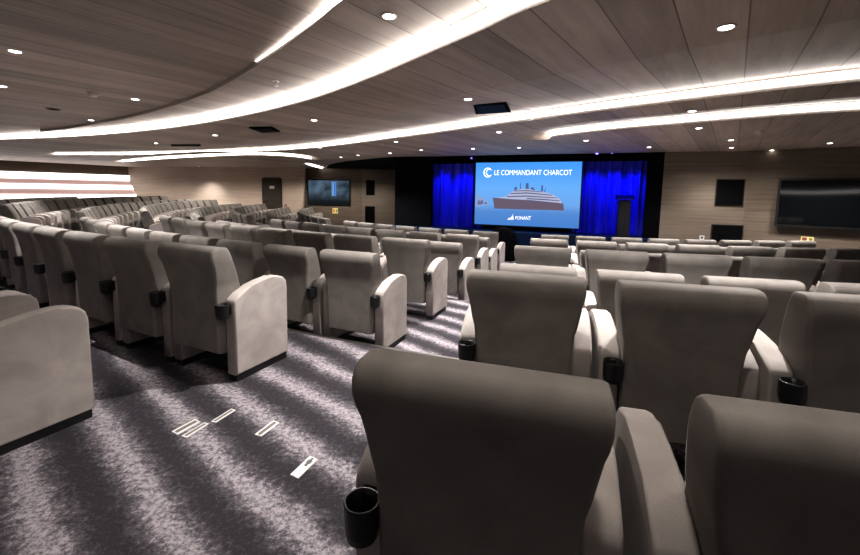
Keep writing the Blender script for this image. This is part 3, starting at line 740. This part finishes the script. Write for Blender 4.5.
vent('narrow dark ceiling vent between the two long strips', [(249, 127), (272, 126.5), (280, 131), (262, 132)], ceil_z(265, 129), 5, m_grille, m_black)
vent('thin dark ceiling slot just above the middle light strip', [(171, 144.3), (200, 144.3), (201, 145.6), (171, 145.6)], ceil_z(186, 145), 3, m_grille, m_black)
def puck(name, label, cat, x, y, prof, mat, extra=None):
    z = ceil_z(x, y); p = on_z(x, y, z); root = empty(name, p); tag(root, label, cat)
    for nm, pr, mm in prof:
        bm = bmesh.new(); lathe(bm, pr, (0, 0, 0), 20); mesh_obj(nm, bm, mm, root)
m_cream = plain('cream_plastic', (.6, .54, .46), .5, noise=.05)
SD = [('base', [(.065, -.02), (.07, -.01), (.07, 0)], m_cream), ('dome', [(.02, -.055), (.04, -.05), (.052, -.03), (.055, -.02)], m_cream)]
puck('smoke_detector', 'round pale smoke detector hanging from the ceiling over the pale cut-off seat', 'smoke detector', 93, 93, SD, m_cream)
puck('smoke_detector', 'round pale smoke detector on the ceiling above the square wall speakers', 'smoke detector', 759, 131, SD, m_cream)
puck('smoke_detector', 'round pale smoke detector on the ceiling just before the stage', 'smoke detector', 384, 143, SD, m_cream)
puck('ceiling_speaker', 'round flat ceiling grille beyond the smoke detector', 'speaker', 53, 109, [('rim', [(.09, -.008), (.10, -.004), (.10, 0)], m_lip), ('grille', [(.085, -.009), (.088, -.006)], m_grille)], m_cream)
puck('sprinkler', 'small sprinkler head between the two curved strips', 'sprinkler', 276, 81, [('flange', [(.035, -.006), (.04, 0)], m_white), ('stem', [(.010, -.05), (.012, -.006)], m_steel), ('deflector', [(.026, -.058), (.028, -.052)], m_white)], m_cream)

# ------------------------------------------------------------------ plates let into the aisle carpet
def plate(label, quad, marks):
    P = [on_z(x, y, 0.0) for x, y in quad]; c = sum(P, Vector())/4
    root = empty('floor_plate', (c.x, c.y, 0)); tag(root, label, 'floor plate', 'plates set in the aisle carpet')
    loc = [((p-c).x, (p-c).y) for p in P]
    bm = bmesh.new(); prism(bm, loc, lambda a, b, t: (a, b, t), 0, .004); mesh_obj('rim', bm, m_white, root, False)
    bm = bmesh.new(); k = .78 if not marks else .9; e = (P[1]-P[0])
    cc = [Vector((a, b, 0)) for a, b in loc]
    mid = [cc[0].lerp(cc[1], .28).lerp(cc[3].lerp(cc[2], .28), .06), cc[0].lerp(cc[1], .72).lerp(cc[3].lerp(cc[2], .72), .06), cc[3].lerp(cc[2], .72).lerp(cc[0].lerp(cc[1], .72), .06), cc[3].lerp(cc[2], .28).lerp(cc[0].lerp(cc[1], .28), .06)]
    if not marks:
        prism(bm, [(m.x, m.y) for m in mid], lambda a, b, t: (a, b, t), .004, .0055); mesh_obj('insert', bm, plain('plate_insert', (.16, .145, .14), .5, noise=.3), root, False)
    else:
        for s, w in ((.62, .3), (.76, .5), (.88, .25)):
            A = cc[0].lerp(cc[3], s).lerp(cc[1].lerp(cc[2], s), .5-w/2); B = cc[0].lerp(cc[3], s).lerp(cc[1].lerp(cc[2], s), .5+w/2); d = (cc[3]-cc[0]).normalized()*.012
            prism(bm, [((A-d).x, (A-d).y), ((B-d).x, (B-d).y), ((B+d).x, (B+d).y), ((A+d).x, (A+d).y)], lambda a, b, t: (a, b, t), .004, .0052)
        mesh_obj('marking', bm, plain('plate_mark', (.14, .13, .13), .5), root, False)
def zq4(pts): return [(150+x/4.3, 400+y/4.3) for x, y in pts]
plate('brightest white floor plate with dark marks, closest to the large aisle seat', zq4([(603, 323), (637, 340), (721, 258), (687, 243)]), True)
plate('slim framed floor plate second closest to the large aisle seat', zq4([(450, 150), (478, 159), (556, 100), (530, 90)]), False)
plate('slim framed floor plate nearest the pale end panel of a seat', zq4([(262, 94), (283, 99), (368, 45), (350, 39)]), False)
plate('widest framed floor plate, farthest from the large aisle seat', zq4([(93, 137), (118, 151), (216, 96), (194, 84)]), False)
plate('narrow framed floor plate lying alongside the wider one', zq4([(135, 157), (157, 164), (252, 104), (234, 99)]), False)

# ------------------------------------------------------------------ lights
w = bpy.data.worlds.new('world'); sc.world = w; w.use_nodes = True
bg = w.node_tree.nodes['Background']; bg.inputs[0].default_value = (.95, .93, 1.0, 1); bg.inputs[1].default_value = .07
def fill_lamp(x, y, e, size=150, z=ZC-.03): spot('ceiling_lamp', Vector((x, y, z)), Vector((x, y, 0)), e, math.radians(size), .5, (1, .93, .86), .07)  # bare fill lamps added to brighten seats and walls, no fixtures modelled
for x, y, e in ((.35, .75, 40), (2.4, 1.2, 30), (-2.2, 1.2, 26)): fill_lamp(x, y, e, 140, ZU-.03 if x < .9 else ZC-.03)
for i in range(5):
    p = PA.lerp(PB, .06+.21*i)+wn*2.1; fill_lamp(p.x, p.y, 120)
for x in (-5.2, -3.0): fill_lamp(x, TVY-2.0, 170)
for i in range(5): p = pol(16.2, -.95-.13*i); fill_lamp(p.x, p.y, 130, 130)
for i in range(3): p = pol(20.6, -.95-.18*i); fill_lamp(p.x, p.y, 110, 130)
for t in (.1, .6): p = WR2.lerp(WR3, t)+rn*1.3; fill_lamp(p.x, p.y, 45)
p = SR.lerp(WR2, .5)+rn1*1.3; fill_lamp(p.x, p.y, 45)
for u in (su(445, 195), su(465, 195), su(592, 195), su(612, 195), su(632, 195)):
    spot('stage_blue_lamp', sp(u, .10, 2.35), sp(u, .62, 1.1), 48, math.radians(75), .8, (.02, .03, 1.0), .05)
spot('stage_blue_lamp', sp(su(528, 195), -.8, 2.4), sp(su(528, 195), -.35, -.2), 40, math.radians(70), .8, (.15, .4, 1.0), .05)

sc.cycles.use_denoising = True
try: sc.cycles.denoiser = 'OPENIMAGEDENOISE'
except Exception: pass
sc.cycles.max_bounces = 6; sc.cycles.diffuse_bounces = 3; sc.cycles.glossy_bounces = 3
sc.cycles.sample_clamp_indirect = 6.0
sc.view_settings.view_transform = 'Standard'
sc.view_settings.look = 'Medium High Contrast'
sc.view_settings.exposure = 0.3
